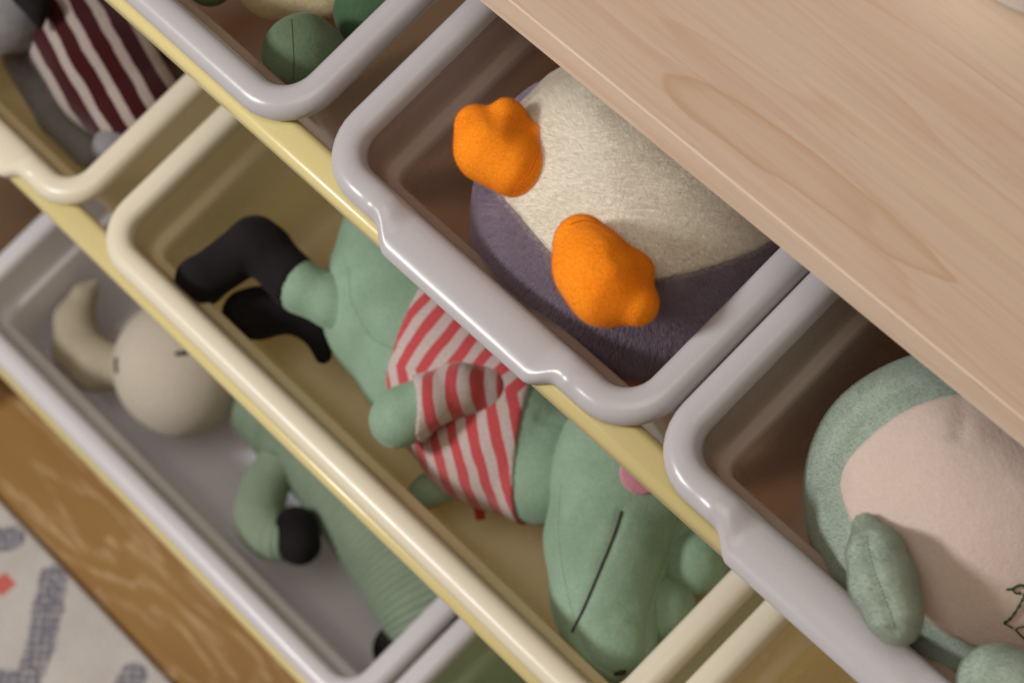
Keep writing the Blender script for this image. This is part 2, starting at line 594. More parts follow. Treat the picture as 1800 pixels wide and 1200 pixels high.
def rug_material(z):
    m, nt, b = new_mat('woven_rug')
    v = ocoord(nt)
    sep = N(nt, 'ShaderNodeSeparateXYZ'); nt.links.new(v, sep.inputs[0])
    wob = noise(nt, v, 60, 3, .6)
    def cap(a, c, r):
        A, B = at_z(*a, z)[:2], at_z(*c, z)[:2]
        ba = B - A
        px = mth(nt, 'SUBTRACT', sep.outputs[0], float(A[0])); py = mth(nt, 'SUBTRACT', sep.outputs[1], float(A[1]))
        t = mth(nt, 'DIVIDE', mth(nt, 'ADD', mth(nt, 'MULTIPLY', px, float(ba[0])), mth(nt, 'MULTIPLY', py, float(ba[1]))), float(ba @ ba))
        t = mth(nt, 'MINIMUM', mth(nt, 'MAXIMUM', t, 0.0), 1.0)
        ex = mth(nt, 'SUBTRACT', px, mth(nt, 'MULTIPLY', t, float(ba[0]))); ey = mth(nt, 'SUBTRACT', py, mth(nt, 'MULTIPLY', t, float(ba[1])))
        d = mth(nt, 'SQRT', mth(nt, 'ADD', mth(nt, 'MULTIPLY', ex, ex), mth(nt, 'MULTIPLY', ey, ey)))
        return mth(nt, 'SUBTRACT', d, r)
    d = None
    for a, c, r in [((92, 1015), (88, 1070), .010), ((84, 1060), (72, 1130), .011), ((72, 1130), (40, 1215), .010), ((20, 1195), (-60, 1195), .009),
                    ((22, 945), (-30, 955), .010), ((235, 1185), (190, 1280), .010), ((190, 1280), (150, 1400), .011), ((-60, 1195), (-150, 1260), .010)]:
        e = cap(a, c, r)
        d = e if d is None else mth(nt, 'MINIMUM', d, e)
    d = mth(nt, 'ADD', d, mth(nt, 'MULTIPLY_ADD', wob, .006, -.003))
    f = ramp(nt, mth(nt, 'MULTIPLY_ADD', d, 100, .5), [(.42, (1, 1, 1)), (.56, (0, 0, 0))])
    lx = mth(nt, 'SINE', mth(nt, 'MULTIPLY', mth(nt, 'ADD', sep.outputs[0], mth(nt, 'MULTIPLY', wob, .004)), 720.0))
    ly = mth(nt, 'SINE', mth(nt, 'MULTIPLY', mth(nt, 'ADD', sep.outputs[1], mth(nt, 'MULTIPLY', wob, .004)), 720.0))
    lat = mth(nt, 'MULTIPLY_ADD', mth(nt, 'MULTIPLY', lx, ly), .12, mth(nt, 'MULTIPLY_ADD', noise(nt, v, 260, 3, .6), .8, .08))
    f = mth(nt, 'MULTIPLY', f, ramp(nt, lat, [(.36, (.30, .30, .30)), (.50, (1, 1, 1))]))
    base = mixc(nt, noise(nt, v, 35, 3, .6), lin((178, 172, 166)), lin((205, 200, 194)))
    c = mixc(nt, f, base, lin((112, 112, 124)))
    A = at_z(6, 1026, z)
    r = mth(nt, 'SUBTRACT', mth(nt, 'MAXIMUM', mth(nt, 'ABSOLUTE', mth(nt, 'SUBTRACT', sep.outputs[0], float(A[0]))), mth(nt, 'ABSOLUTE', mth(nt, 'SUBTRACT', sep.outputs[1], float(A[1])))), .0068)
    c = mixc(nt, ramp(nt, mth(nt, 'MULTIPLY_ADD', r, 200, .5), [(.4, (1, 1, 1)), (.6, (0, 0, 0))]), c, lin((196, 104, 92)))
    nt.links.new(c, b.inputs['Base Color'])
    b.inputs['Roughness'].default_value = .95
    b.inputs['Specular IOR Level'].default_value = .1
    bump(nt, b, noise(nt, v, 400, 3, .7), .8, .002)
    return m

# ------------------------------------------------------------------ the setting: floor
fl_z = 0.0
floor = bpy.data.objects.new('floor', None)
COL.objects.link(floor)
tag(floor, kind='structure')
MAT['floor'] = floor_material()
def slab(name, x0, x1, y0, y1, z0, z1, bev, mat, parent=None):
    """world-space board with rounded upper edges"""
    prof = [(0, z0), (0, z1 - bev)]
    for i in range(1, 5):
        a = math.pi / 2 * i / 4
        prof.append((bev * (1 - math.cos(a)), z1 - bev * (1 - math.sin(a))))
    V, F = [], []
    for (e, z) in prof:
        V += [(x0 + e, y0 + e, z), (x1 - e, y0 + e, z), (x1 - e, y1 - e, z), (x0 + e, y1 - e, z)]
    for i in range(len(prof) - 1):
        for k in range(4):
            F.append([i * 4 + k, i * 4 + (k + 1) % 4, (i + 1) * 4 + (k + 1) % 4, (i + 1) * 4 + k])
    F.append([3, 2, 1, 0]); j = (len(prof) - 1) * 4; F.append([j, j + 1, j + 2, j + 3])
    o = mesh_obj(name, V, F, mat, parent, smooth=False)
    return o
y_rug = float(at_z(150, 1036, .008)[1])
y0 = float(at_z(60, 925, 0)[1]) - .150
for i in range(-4, 9):
    o = slab('plank', -1.6, 1.6, y0 + i * .120 + .0006, y0 + (i + 1) * .120 - .0006, -.015, 0, .0012, MAT['floor'], floor)
o = slab('underlay', -1.7, 1.7, -1.6, y0 - 4 * .12, -.015, -.001, .001, MAT['floor'], floor)
rug = slab('rug', -1.7, 1.7, -1.5, y_rug, .0005, .008, .004, None)
rug.data.materials.append(rug_material(.008))
tag(rug, 'pale woven rug with blue grey pattern on the floor beside the rack', 'rug')

# ------------------------------------------------------------------ the rack
ROWS = [(0.0, 0.0), (-0.0857, -0.2452), (-0.1778, -0.5075)]
TOP_EDGE = world((0, .0919, .0598))
TOP_Z = float(TOP_EDGE[2]) + .018
rack = bpy.data.objects.new('storage_rack', None)
COL.objects.link(rack)
tag(rack, 'toy storage rack with pale wooden top and yellow rails', 'rack')
MAT['board'] = board_material()
board = slab('top_board', -.50, .52, float(TOP_EDGE[1]), float(TOP_EDGE[1]) + .36, TOP_Z - .018, TOP_Z, .0009, MAT['board'], rack)
def rail(v, n, x0=-.46, x1=.455):
    w, h, r = .0088, .0085, .0050
    V, F, ring = [], [], []
    for (sx, sy, a0) in ((1, 1, 0), (-1, 1, 90), (-1, -1, 180), (1, -1, 270)):
        for i in range(7):
            a = math.radians(a0 + 90 * i / 6)
            ring.append((sx * (w - r) + r * math.cos(a), sy * (h - r) + r * math.sin(a)))
    for x in (x0, x1):
        for (a, b) in ring: V.append((x, v + a, n + b))
    k = len(ring)
    for i in range(k): F.append([i, (i + 1) % k, k + (i + 1) % k, k + i])
    F.append(list(range(k))[::-1]); F.append(list(range(k, 2 * k)))
    o = mesh_obj('rail', world(V), F, MAT['rail'], rack)
    return o
for (rv, rn) in ROWS:
    rail(rv + .0041, rn - .0205)
    rail(rv + .2955, rn - .0205)
# end panels carry the rails (outside the picture)
for x in (-.478, .457):
    poly = [(-.04, .06), (.30, .06), (.30, -.64), (-.24, -.64), (-.21, -.52)]
    pw = [world((0, v, n)) for v, n in poly]
    zt = TOP_Z - .020
    ys = [(p[1], min(max(p[2], 0.0), zt)) for p in pw]
    V = [(x, y, z) for y, z in ys] + [(x + .018, y, z) for y, z in ys]
    k = len(ys)
    F = [list(range(k))[::-1], list(range(k, 2 * k))] + [[i, (i + 1) % k, k + (i + 1) % k, k + i] for i in range(k)]
    mesh_obj('side_panel', V, F, MAT['board'], rack, smooth=False)

# ------------------------------------------------------------------ bins
RIM = [(.0022, -.0112), (.0008, -.0100), (.0001, -.0080), (.0003, -.0056), (.0013, -.0032), (.0031, -.0013), (.0056, -.0003),
       (.0085, 0), (.0114, -.0003), (.0137, -.0013), (.0155, -.0031), (.0166, -.0056), (.0170, -.0085), (.0172, -.0105), (.0150, -.0108), (.0060, -.0108)]
SHELL = [(.0168, -.0065), (.0176, -.0130), (.0184, -.0220), (.0190, -.0275), (.0200, -.0296), (.0232, -.0312), (.0244, -.0330), (.0248, -.0370), (.0262, -.0700), (.0282, -.1000),
         (.0292, -.1120), (.0312, -.1185), (.0345, -.1225), (.0400, -.1240)]
OUTER = [(.0168, -.0105), (.0164, -.0066)]
def bin_loop(W, D, R, e, n, handle, M):
    """closed loop of a rounded rectangle, inset e, height n"""
    r = max(R - e, .006)
    pts = []
    fr = M['front']
    def seg(a, b, k):
        for i in range(k): pts.append((a[0] + (b[0] - a[0]) * i / k, a[1] + (b[1] - a[1]) * i / k))
    def arc(cx, cy, a0, k=9):
        for i in range(k):
            a = math.radians(a0 + 90 * i / k)
            pts.append((cx + r * math.cos(a), cy + r * math.sin(a)))
    seg((e + r, e), (W - e - r, e), fr)
    arc(W - e - r, e + r, 270)
    seg((W - e, e + r), (W - e, D - e - r), 8)
    arc(W - e - r, D - e - r, 0)
    seg((W - e - r, D - e), (e + r, D - e), 8)
    arc(e + r, D - e - r, 90)
    seg((e, D - e - r), (e, e + r), 8)
    arc(e + r, e + r, 180)
    P = np.array([(x, y, n) for x, y in pts])
    if handle:
        k1, k2 = .0535, W - .0525
        s = sstep(P[:, 0], k1 - .0065, k1 + .0075) * (1 - sstep(P[:, 0], k2 - .0075, k2 + .0065))
        fmask = (P[:, 1] < .06) * 1.0
        f = np.clip(1 - e / .0172, 0, 1)
        s = s * fmask
        lip = np.clip(1 - (e - .017) / .006, 0, 1) if e > .017 else 1.0
        depth = np.clip(1 + (n + .013) / .02, 0, 1) if n < -.013 else 1.0
        P[:, 1] -= s * .0078 * f
        P[:, 2] -= s * .0044 * lip * depth
        P[:, 2] += s * (-n) * .30 * (1.0 if e < .0172 and n > -.009 else 0.0)
        kink = np.exp(-((P[:, 0] - k1 + .011) / .0035) ** 2) + np.exp(-((P[:, 0] - k2 - .011) / .0035) ** 2)
        P[:, 2] += kink * fmask * .0009 * f * (1 if n > -.009 else 0)
    return P
def make_bin_meshes(W, D, R, handle, name):
    M = {'front': 110 if handle else 24}
    def loft(profile, close_floor=False, closed=False):
        loops = [bin_loop(W, D, R, e, n, handle, M) for e, n in profile]
        k = len(loops[0])
        V = np.vstack(loops); F = []
        L = len(loops)
        for i in range(L if closed else L - 1):
            j = (i + 1) % L
            for s in range(k):
                F.append([i * k + s, i * k + (s + 1) % k, j * k + (s + 1) % k, j * k + s])
        if close_floor: F.append([(L - 1) * k + s for s in range(k)])
        return V, F
    rimVF = loft(RIM, closed=True)
    iv = loft(SHELL, True)
    ov = loft([(e - .0024 if n > -.11 else e - .003, n - (.0 if n > -.11 else .0025)) for e, n in SHELL[1:]], True)
    ov = (ov[0], [f[::-1] for f in ov[1]])
    out = {}
    for nm, VF in (('rim', rimVF), ('shell', join([iv, ov]))):
        me = bpy.data.meshes.new(name + '_' + nm)
        me.from_pydata(np.asarray(VF[0]).tolist(), [], [list(map(int, f)) for f in VF[1]])
        me.polygons.foreach_set('use_smooth', [True] * len(me.polygons))
        me.materials.append(MAT['grey'])
        out[nm] = me
    return out
SINGLE = make_bin_meshes(.210, .300, .030, True, 'single')
DOUBLE = make_bin_meshes(.4240, .300, .031, False, 'double')
def storage_bin(meshes, u, row, mat, label, dv=0.0, dn=0.0, shell_mat=None, yaw=0.0):
    rv, rn = ROWS[row]
    t = root('storage_bin', (u, rv + dv, rn + dn), label, 'bin', 'plastic bins hooked on the rack rails')
    t.rotation_euler = (Matrix.Rotation(TILT, 3, 'X') @ Matrix.Rotation(yaw, 3, 'Z')).to_euler()
    for nm in ('shell', 'rim'):
        o = bpy.data.objects.new(nm, meshes[nm])
        COL.objects.link(o); o.parent = t
        o.material_slots[0].link = 'OBJECT'
        o.material_slots[0].material = MAT[(shell_mat or mat + '_wall') if nm == 'shell' else mat]
    return t
storage_bin(DOUBLE, -.4361, 0, 'grey', 'long grey top row bin holding the green and cream toy', dv=-.0005, dn=.001)
storage_bin(SINGLE, 0, 0, 'grey', 'small grey bin holding the penguin with orange feet')
storage_bin(SINGLE, .211, 0, 'grey', 'small grey bin holding the pink bellied green toy', yaw=.003)
storage_bin(SINGLE, -.4364, 1, 'cream', 'small cream bin holding the toy in dark red stripes')
storage_bin(DOUBLE, -.2114, 1, 'cream', 'long cream bin holding the crocodile')
storage_bin(SINGLE, .2192, 1, 'cream', 'small cream bin right of the crocodile, below the pink bellied toy')
storage_bin(DOUBLE, -.4214, 2, 'pale', 'long pale grey bin holding the toy in ribbed green sweater')
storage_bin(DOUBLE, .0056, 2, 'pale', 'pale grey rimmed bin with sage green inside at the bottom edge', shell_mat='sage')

# ------------------------------------------------------------------ penguin
MAT['purple'] = plush('purple_fur', (.20, .16, .20, 1), (.15, .12, .15, 1), nap=40)
MAT['whitefur'] = plush('white_fur', (.74, .70, .60, 1), (.67, .63, .535, 1), nap=34, fine=380, lo=.93, bumpd=.0022, sheen=.5)
MAT['orange'] = plush('orange_felt', (.93, .29, .014, 1), (.86, .24, .009, 1), nap=30, sheen=.12, fine=900)
MAT['orange_pile'] = fur_mat('orange_pile', (.93, .35, .018, 1), .5)
MAT['orange_thread'] = flat('orange_thread', (.70, .13, .03, 1))
BN = -.052
pen = root('penguin_plush', at(1115, 375, -.120), 'purple and white penguin toy with two orange feet in the grey bin', 'plush toy')
body_ch = ch((1115, 368, BN, 262), (1150, 398, BN - .002, 258), (1096, 388, BN - .004, 255))
body_ch.append((at(1240, 330, BN), mm(225, at(1240, 330, BN))))
bodyVF, bodyF, bb = blob([[body_ch[0], body_ch[1]], [body_ch[2], body_ch[1]], [body_ch[0], body_ch[3]]], h=.0022, k=.01, lumps=(55, .0011))
bel_poly = smooth_poly([(852, 250), (868, 330), (912, 378), (975, 455), (1060, 500), (1160, 492), (1260, 468), (1365, 425), (1450, 330), (1400, 150), (1250, 60), (1100, 60), (1000, 105), (935, 175)], 2)
pc = at(1115, 368, BN)
def under_f(P):
    # the purple panel stops where the belly panel is sewn in
    m = d_poly(P, bel_poly, pc)
    front = sstep((P - pc) @ CAM_R[:, 2], -.012, -.004)
    return bodyF(P) + .007 * sstep(-m, .0, .003) * front
bo = part('body', surf(under_f, bb[0], bb[1], .0018), MAT['purple'], pen)
def belly_f(P):
    d = bodyF(P) - .0006
    # crease across the belly
    g = d_chain(P, ch((1135, 235, .005, 1), (1080, 275, .008, 1), (1035, 300, .008, 1)))
    d = d + .0022 * np.exp(-(g / .004) ** 2)
    m = d_poly(P, bel_poly, pc)
    back = (P - pc) @ CAM_R[:, 2]
    return np.maximum(np.maximum(d, m), -back - .01)
belVF = surf(belly_f, bb[0], bb[1], .0020)
be = part('belly', belVF, MAT['whitefur'], pen)
fur(bo, 14000, .0030, .00006, 18, rough=.0011, seed=3, mat=fur_mat('purple_pile', (.46, .38, .47, 1), .35))
fur(be, 16000, .0026, .00003, 22, rough=.0007, seed=5, mat=fur_mat('white_pile', (.83, .785, .675, 1), .5))
def foot(groups, lines, k=.008):
    VF, f, b = blob(groups, h=.0011, k=k, lumps=(120, .0003))
    VF, f = grooved(VF, f, b, .0010, lines)
    VF = relax(VF, 14)
    o = part('foot', VF, MAT['orange'], pen)
    fur(o, 2600, .0008, .00004, 8, rough=.0003, seed=9, mat=MAT['orange_pile'])
    return o, VF
n1 = .006
f1, f1VF = foot([ch((836, 221, n1 + .004, 38), (850, 258, n1, 50)), ch((889, 212, n1 + .003, 39), (884, 258, n1, 52)), ch((936, 248, n1 - .002, 34), (925, 298, n1 - .002, 44)),
                 ch((866, 262, n1 + .003, 66), (904, 292, n1 + .001, 56)), ch((915, 275, n1 - .012, 56), (938, 285, n1 - .028, 44))],
                [([(858, 182), (863, 200), (870, 216)], .0012, .0030), ([(922, 204), (914, 222), (902, 240)], .0014, .0030), ([(946, 236), (946, 262), (930, 300), (903, 342)], .0008, .0016)], k=.0045)
part('stitching', stitches(f1VF, [(946, 236), (946, 262), (930, 300), (903, 340)], 24, .55, .00032, .0006), MAT['orange_thread'], pen, f1)
n2 = .018
f2, f2VF = foot([ch((1022, 425, n2 + .003, 50), (1044, 466, n2 + .004, 70)), ch((1066, 490, n2 + .003, 64), (1114, 479, n2 - .001, 38)), ch((1072, 505, n2 + .003, 66), (1119, 533, n2, 41)),
                 ch((1035, 470, n2, 62), (1062, 512, n2, 58))],
                [([(1106, 424), (1096, 436), (1086, 448)], .0014, .0035), ([(1002, 396), (1025, 389), (1050, 399), (1075, 419)], .0008, .0016)], k=.006)
part('stitching', stitches(f2VF, [(1002, 396), (1025, 389), (1050, 399), (1075, 419)], 20, .6, .0003, .0006), MAT['orange_thread'], pen, f2)
# sewn-in label under the body
MAT['tag'] = flat('paper_tag', (.55, .45, .38, 1))
def quad_tag(px, n, thing, mat, name='sewn_label', thick=.0004):
    P = np.array([at(x, y, nn) for (x, y), nn in zip(px, n)])
    t = np.array([0, 0, thick])
    V = np.vstack([P, P - t]); k = len(P)
    F = [list(range(k)), list(range(k, 2 * k))[::-1]] + [[i, k + i, k + (i + 1) % k, (i + 1) % k] for i in range(k)]
    o = part(name, (V, F), mat, thing)
    o.data.polygons.foreach_set('use_smooth', [False] * len(o.data.polygons))
    return o
quad_tag([(1048, 657), (1068, 652), (1088, 668), (1078, 671), (1060, 668)], [-.06, -.07, -.07, -.06, -.06], pen, MAT['tag'])

# ------------------------------------------------------------------ pink-bellied green toy, top row right
MAT['mint'] = plush('mint_fur', (.32, .385, .32, 1), (.26, .315, .26, 1), nap=55, lo=.90)
MAT['mint_pile'] = fur_mat('mint_pile', (.40, .46, .385, 1), .4)
MAT['pink_pile'] = fur_mat('pink_pile', (.58, .475, .42, 1), .4)
MAT['pink'] = plush('pink_velour', (.525, .43, .375, 1), (.49, .395, .34, 1), nap=16, sheen=.3, lo=.94)
MAT['mint_thread'] = flat('mint_thread', (.33, .40, .32, 1), .95, .1)
MAT['green_thread'] = flat('green_thread', (.012, .06, .012, 1))
MAT['seam'] = flat('dark_seam', (.10, .12, .085, 1), .9, .1)
whale = root('round_plush', at(1690, 900, -.120), 'round mint green toy with pink belly and green embroidery', 'plush toy')
QN = -.050
q0 = at(1690, 900, QN)
wgroups = [ch((1690, 893, QN, 262), (1760, 960, QN, 255)), ch((1660, 860, QN - .004, 236), (1700, 940, QN - .004, 262))]
wVF, wF, wb = blob(wgroups, h=.0022, k=.012, lumps=(50, .0010))
pink_poly = smooth_poly([(1690, 688), (1600, 712), (1515, 775), (1470, 838), (1490, 905), (1530, 985), (1600, 1075), (1690, 1128), (1790, 1165), (1900, 1150), (2000, 1000), (1980, 800), (1850, 690)], 2)
wF0 = wF
def wF(P):
    d = wF0(P)
    g = d_chain(P, ch((1428, 884, -.03, 1), (1448, 868, -.015, 1), (1468, 850, -.005, 1)), 0)
    g2 = d_chain(P, ch((1468, 850, -.005, 1), (1458, 812, -.01, 1), (1475, 770, -.008, 1), (1520, 720, -.004, 1), (1590, 680, -.002, 1)), 0)
    return d + .0030 * np.exp(-(g / .005) ** 2) + .0012 * np.exp(-(g2 / .005) ** 2)
wVF = surf(wF, wb[0], wb[1], .0016)
def pink_f(P):
    d = wF(P) - .0014
    g = d_chain(P, ch((1690, 690, .01, 1), (1692, 725, .012, 1), (1685, 760, .013, 1)))
    d = d + .0026 * np.exp(-(g / .003) ** 2)
    g = d_chain(P, ch((1570, 935, .0, 1), (1590, 905, .0, 1)))
    d = d + .0016 * np.exp(-(g / .003) ** 2)
    m = d_poly(P, pink_poly, q0)
    back = (P - q0) @ CAM_R[:, 2]
    return np.maximum(np.maximum(d, m), -back - .005)
wo = part('body', wVF, MAT['mint'], whale)
pVF = surf(pink_f, wb[0], wb[1], .0019)
po = part('belly', pVF, MAT['pink'], whale)
fur(wo, 14000, .0010, .00005, 16, rough=.0003, seed=11, mat=MAT['mint_pile'])
if False: fur(po, 8000, .0006, .00004, 8, rough=.0002, seed=12, mat=MAT['pink_pile'])
an = .019
armVF, af_, ab_ = blob([ch((1524, 925, an - .014, 24), (1540, 975, an - .004, 48), (1555, 1025, an - .001, 57), (1572, 1078, an - .004, 47), (1580, 1100, an - .007, 32))], h=.0013, k=.008, lumps=(110, .0005))
armVF, _ = grooved(armVF, af_, ab_, .0012, [([(1522, 940), (1530, 985), (1546, 1030), (1562, 1070), (1574, 1105)], .0016, .0022)])
ao = part('flipper', armVF, MAT['mint'], whale)
fur(ao, 1700, .0010, .00005, 14, rough=.0003, seed=13, mat=MAT['mint_pile'])
part('seam', stitches(armVF, [(1522, 940), (1530, 985), (1546, 1030), (1562, 1070), (1572, 1105)], 26, .55, .0004, .0002), MAT['mint_thread'], whale, ao)
ftVF, _, _ = blob([ch((1748, 1196, -.005, 64), (1790, 1215, -.005, 70))], h=.0014, k=.004)
fo = part('foot', ftVF, MAT['mint'], whale)
fur(fo, 1500, .0010, .00005, 14, rough=.0003, seed=14, mat=MAT['mint_pile'])
def cc(pts):
    return [(1500 + x / 4.8, 950 + y / 4.8) for x, y in pts]
emb = []
for pts, r in [([(1290, 405), (1340, 398), (1385, 372), (1430, 368), (1452, 400), (1440, 450), (1402, 530), (1330, 640), (1270, 685)], .0006),
               ([(1350, 398), (1358, 430), (1398, 440), (1402, 425)], .0005), ([(1270, 685), (1310, 705), (1345, 725)], .00035), ([(1365, 735), (1400, 718), (1445, 708), (1500, 690)], .00035),
               ([(1365, 735), (1400, 775), (1440, 812), (1480, 850)], .00045), ([(1440, 580), (1470, 590), (1500, 570)], .0007)]:
    emb.append(stitches(pVF, cc(pts), 16, 1.25, r, .0009))
part('embroidery', join(emb), MAT['green_thread'], whale, po)

# ------------------------------------------------------------------ crocodile, middle row
C_N = -.2452
MAT['croc'] = plush('sage_velour', (.27, .39, .285, 1), (.21, .315, .22, 1), nap=24, sheen=.6)
MAT['black'] = plush('black_velour', (.016, .0135, .0145, 1), (.009, .008, .008, 1), nap=30, sheen=.22)
MAT['mouth'] = flat('brown_thread', (.035, .022, .018, 1))
MAT['croc_seam'] = flat('pale_seam', (.38, .49, .37, 1), .95, .1)
MAT['croc_crease'] = flat('crease', (.13, .19, .125, 1), .95, .1)
MAT['cheek'] = plush('pink_cheek', (.60, .27, .33, 1), (.55, .23, .29, 1), nap=60)
croc = root('crocodile_plush', at(850, 740, C_N - .121), 'sage green crocodile toy in red striped shirt and black boots', 'plush toy')
tn = C_N - .066
torso_g = [ch((752, 445, tn, 160), (738, 535, tn, 168), (800, 622, tn, 172), (885, 735, tn, 158), (960, 800, tn - .002, 126))]
tVF, tF, tb = blob(torso_g, h=.002, k=.012, lumps=(38, .0008))
tVF, tF = grooved(tVF, tF, tb, .0018, [([(612, 470), (618, 530), (650, 590), (690, 612), (703, 618)], .0016, .0028), ([(950, 735), (985, 745), (1020, 760)], .0012, .0025)])
to = part('body', tVF, MAT['croc'], croc)
hn = C_N - .052
head_g = [ch((1098, 845, hn, 134), (1072, 950, hn, 112), (1063, 1050, hn, 92), (1072, 1115, hn - .003, 84)), ch((1120, 810, hn - .008, 135), (1230, 860, hn - .016, 110))]
hVF, hF, hb = blob(head_g, h=.002, k=.016, lumps=(45, .0008))
hVF, hF = grooved(hVF, hF, hb, .0018, [([(1198, 900), (1180, 960), (1152, 1040), (1138, 1100), (1136, 1150)], .0022, .0030), ([(985, 850), (980, 930), (990, 1010), (1008, 1085), (1022, 1125), (1042, 1165), (1075, 1185)], .0014, .0026),
                                   ([(1093, 898), (1080, 938), (1055, 1000), (1030, 1060), (1006, 1110)], .0016, .0022), ([(1120, 1085), (1095, 1075), (1070, 1082)], .0012, .004)])
ho = part('head', hVF, MAT['croc'], croc)
# shirt
def plane_px(a, b):
    """plane through two picture points and the bin normal; positive to the right of a->b in the picture"""
    A, B = at(*a, tn + .03), at(*b, tn + .03)
    d = (B - A) / np.linalg.norm(B - A)
    nrm = np.cross(d, np.array([0, 0, 1.0])); nrm /= np.linalg.norm(nrm)
    return A, nrm
pa1 = plane_px((765, 525), (700, 650)); pa2 = plane_px((690, 640), (678, 800)); pb = plane_px((942, 690), (882, 905))
def shirt_f(P):
    d = tF(P) - .0017
    s1 = (P - pa1[0]) @ pa1[1]; s2 = (P - pa2[0]) @ pa2[1]; s3 = (P - pb[0]) @ pb[1]
    c = at(800, 680, tn + .03)
    sg = lambda p: np.sign((c - p[0]) @ p[1])
    return np.maximum(np.maximum(d, -s1 * sg(pa1)), np.maximum(-s2 * sg(pa2), -s3 * sg(pb)))
sVF = surf(shirt_f, tb[0], tb[1], .0015)
base = np.array(list(croc['base']))
def img_dir(dx, dy, n=tn + .04, at0=(800, 680)):
    a, b = at(*at0, n), at(at0[0] + dx, at0[1] + dy, n)
    return (b - a) / np.linalg.norm(b - a)
def perp_to(dx, dy):
    s = img_dir(dx, dy); p = np.cross(s, [0, 0, 1.0]); return p / np.linalg.norm(p)
ax1 = -perp_to(-90, 108); ax2 = -perp_to(14, 150)
sp = at(810, 665, tn + .05) - base
sax = perp_to(240, 55)
RED = (.53, .078, .084, 1); SHW = (.55, .45, .42, 1)
MAT['shirt'] = striped('red_striped_knit', base, RED, SHW, ax1, .0118, .52, ax2, sax, float(sp @ sax), .30, .05)
so = part('shirt', sVF, MAT['shirt'], croc)
# arm
armg = ch((900, 722, tn + .012, 34), (856, 688, tn + .042, 38), (804, 684, tn + .053, 40), (752, 704, tn + .058, 42), (712, 728, tn + .054, 50), (698, 738, tn + .052, 50))
def arm_f(P): return d_chain(P, armg, .004)
lo, hi = box_of(armg, .006)
arVF = surf(arm_f, lo, hi, .0014)
aro = part('arm', arVF, MAT['croc'], croc)
cuff = plane_px((757, 650), (768, 745))
def sleeve_f(P):
    c = at(830, 690, tn + .05)
    s = (P - cuff[0]) @ cuff[1] * np.sign((c - cuff[0]) @ cuff[1])
    s = s + 18 * ((P - at(765, 700, tn + .06)) @ img_dir(10, 90)) ** 2
    return np.maximum(arm_f(P) - .0016, -s)
slVF = surf(sleeve_f, lo - .003, hi + .003, .0013)
MAT['sleeve'] = striped('red_striped_sleeve', base, RED, SHW, img_dir(100, -8), .0118, .5, off1=.15)
part('sleeve', slVF, MAT['sleeve'], croc)
# the other hand, under the body
ohVF, _, _ = blob([ch((800, 842, tn - .018, 34), (752, 862, tn - .022, 30), (738, 874, tn - .024, 27))], h=.0016, k=.004)
part('arm', ohVF, MAT['croc'], croc)
# legs and boots
ln = tn + .03
leg1 = ch((650, 545, ln - .012, 70), (585, 530, ln - .002, 44), (530, 506, ln + .004, 42), (472, 448, ln + .006, 42))
leg1b = ch((470, 438, ln + .008, 42), (448, 428, ln + .008, 43), (354, 494, ln + .006, 38), (360, 500, ln - .002, 36))
top_cut = plane_px((552, 470), (505, 545))
sgn = np.sign((at(450, 450, ln) - top_cut[0]) @ top_cut[1])
lo, hi = box_of(leg1 + leg1b, .006)
l1VF = surf(lambda P: np.maximum(d_chain(P, leg1, .006), ((P - top_cut[0]) @ top_cut[1]) * sgn - .004), lo, hi, .0016)
l1 = part('leg', l1VF, MAT['croc'], croc)
b1VF = relax(surf(lambda P: np.maximum(smin(d_chain(P, leg1, .004), d_chain(P, leg1b, .004), .003) + lump(P, 90, .0006) - .0011, -((P - top_cut[0]) @ top_cut[1]) * sgn), lo, hi, .0015), 4)
part('boot', b1VF, MAT['black'], croc, l1)
leg2 = ch((660, 600, ln - .035, 45), (612, 595, ln - .035, 30))
l2VF, _, _ = blob([leg2], h=.0018, k=.004)
l2 = part('leg', l2VF, MAT['croc'], croc)
boot2 = [ch((434, 552, ln - .026, 45), (455, 550, ln - .028, 47), (520, 545, ln - .03, 38)), ch((515, 545, ln - .03, 38), (560, 578, ln - .032, 33), (568, 625, ln - .034, 16))]
b2VF, _, _ = blob(boot2, h=.0018, k=.004)
part('boot', b2VF, MAT['black'], croc, l2)
# crest along the far side of the head
for (x, y, n, r) in [(1280, 925, hn - .020, 62), (1218, 982, hn - .014, 64), (1160, 1066, hn - .014, 64), (1112, 1150, hn - .016, 58)]:
    VF, _, _ = blob([ch((x - 60, y - 35, n, r * .95), (x, y, n, r))], h=.0018, k=.004)
    part('crest_bump', VF, MAT['croc'], croc)
part('mouth_line', stitches(hVF, [(1093, 898), (1080, 938), (1055, 1000), (1030, 1060), (1006, 1110)], 50, 1.2, .0009), MAT['mouth'], croc, ho)
nv, _ = on_surface(hVF, [(1080, 1183), (1092, 1180), (1100, 1178)], 0)
if len(nv) > 1: part('nostril', tube(nv, [.0012, .0019, .0012][:len(nv)], 8), MAT['mouth'], croc, ho)
ck = [(1128, 830)]
cp, cn_ = on_surface(hVF, ck, 0)
def cheek_f(P):
    return np.maximum(hF(P) - .0012, d_ell(P, cp[0], (.0115, .0115, .03), cam_axes(40)))
ckVF = surf(cheek_f, cp[0] - .02, cp[0] + .02, .001)
part('cheek', ckVF, MAT['cheek'], croc, ho)
part('seam', stitches(hVF, [(1196, 905), (1179, 962), (1152, 1040), (1138, 1100), (1136, 1150)], 46, .7, .0007, .0003), MAT['croc_seam'], croc, ho)
part('seam', stitches(hVF, [(985, 850), (980, 930), (990, 1010), (1008, 1085), (1022, 1125), (1042, 1165), (1075, 1185)], 60, .7, .0006, .0002), MAT['croc_seam'], croc, ho)
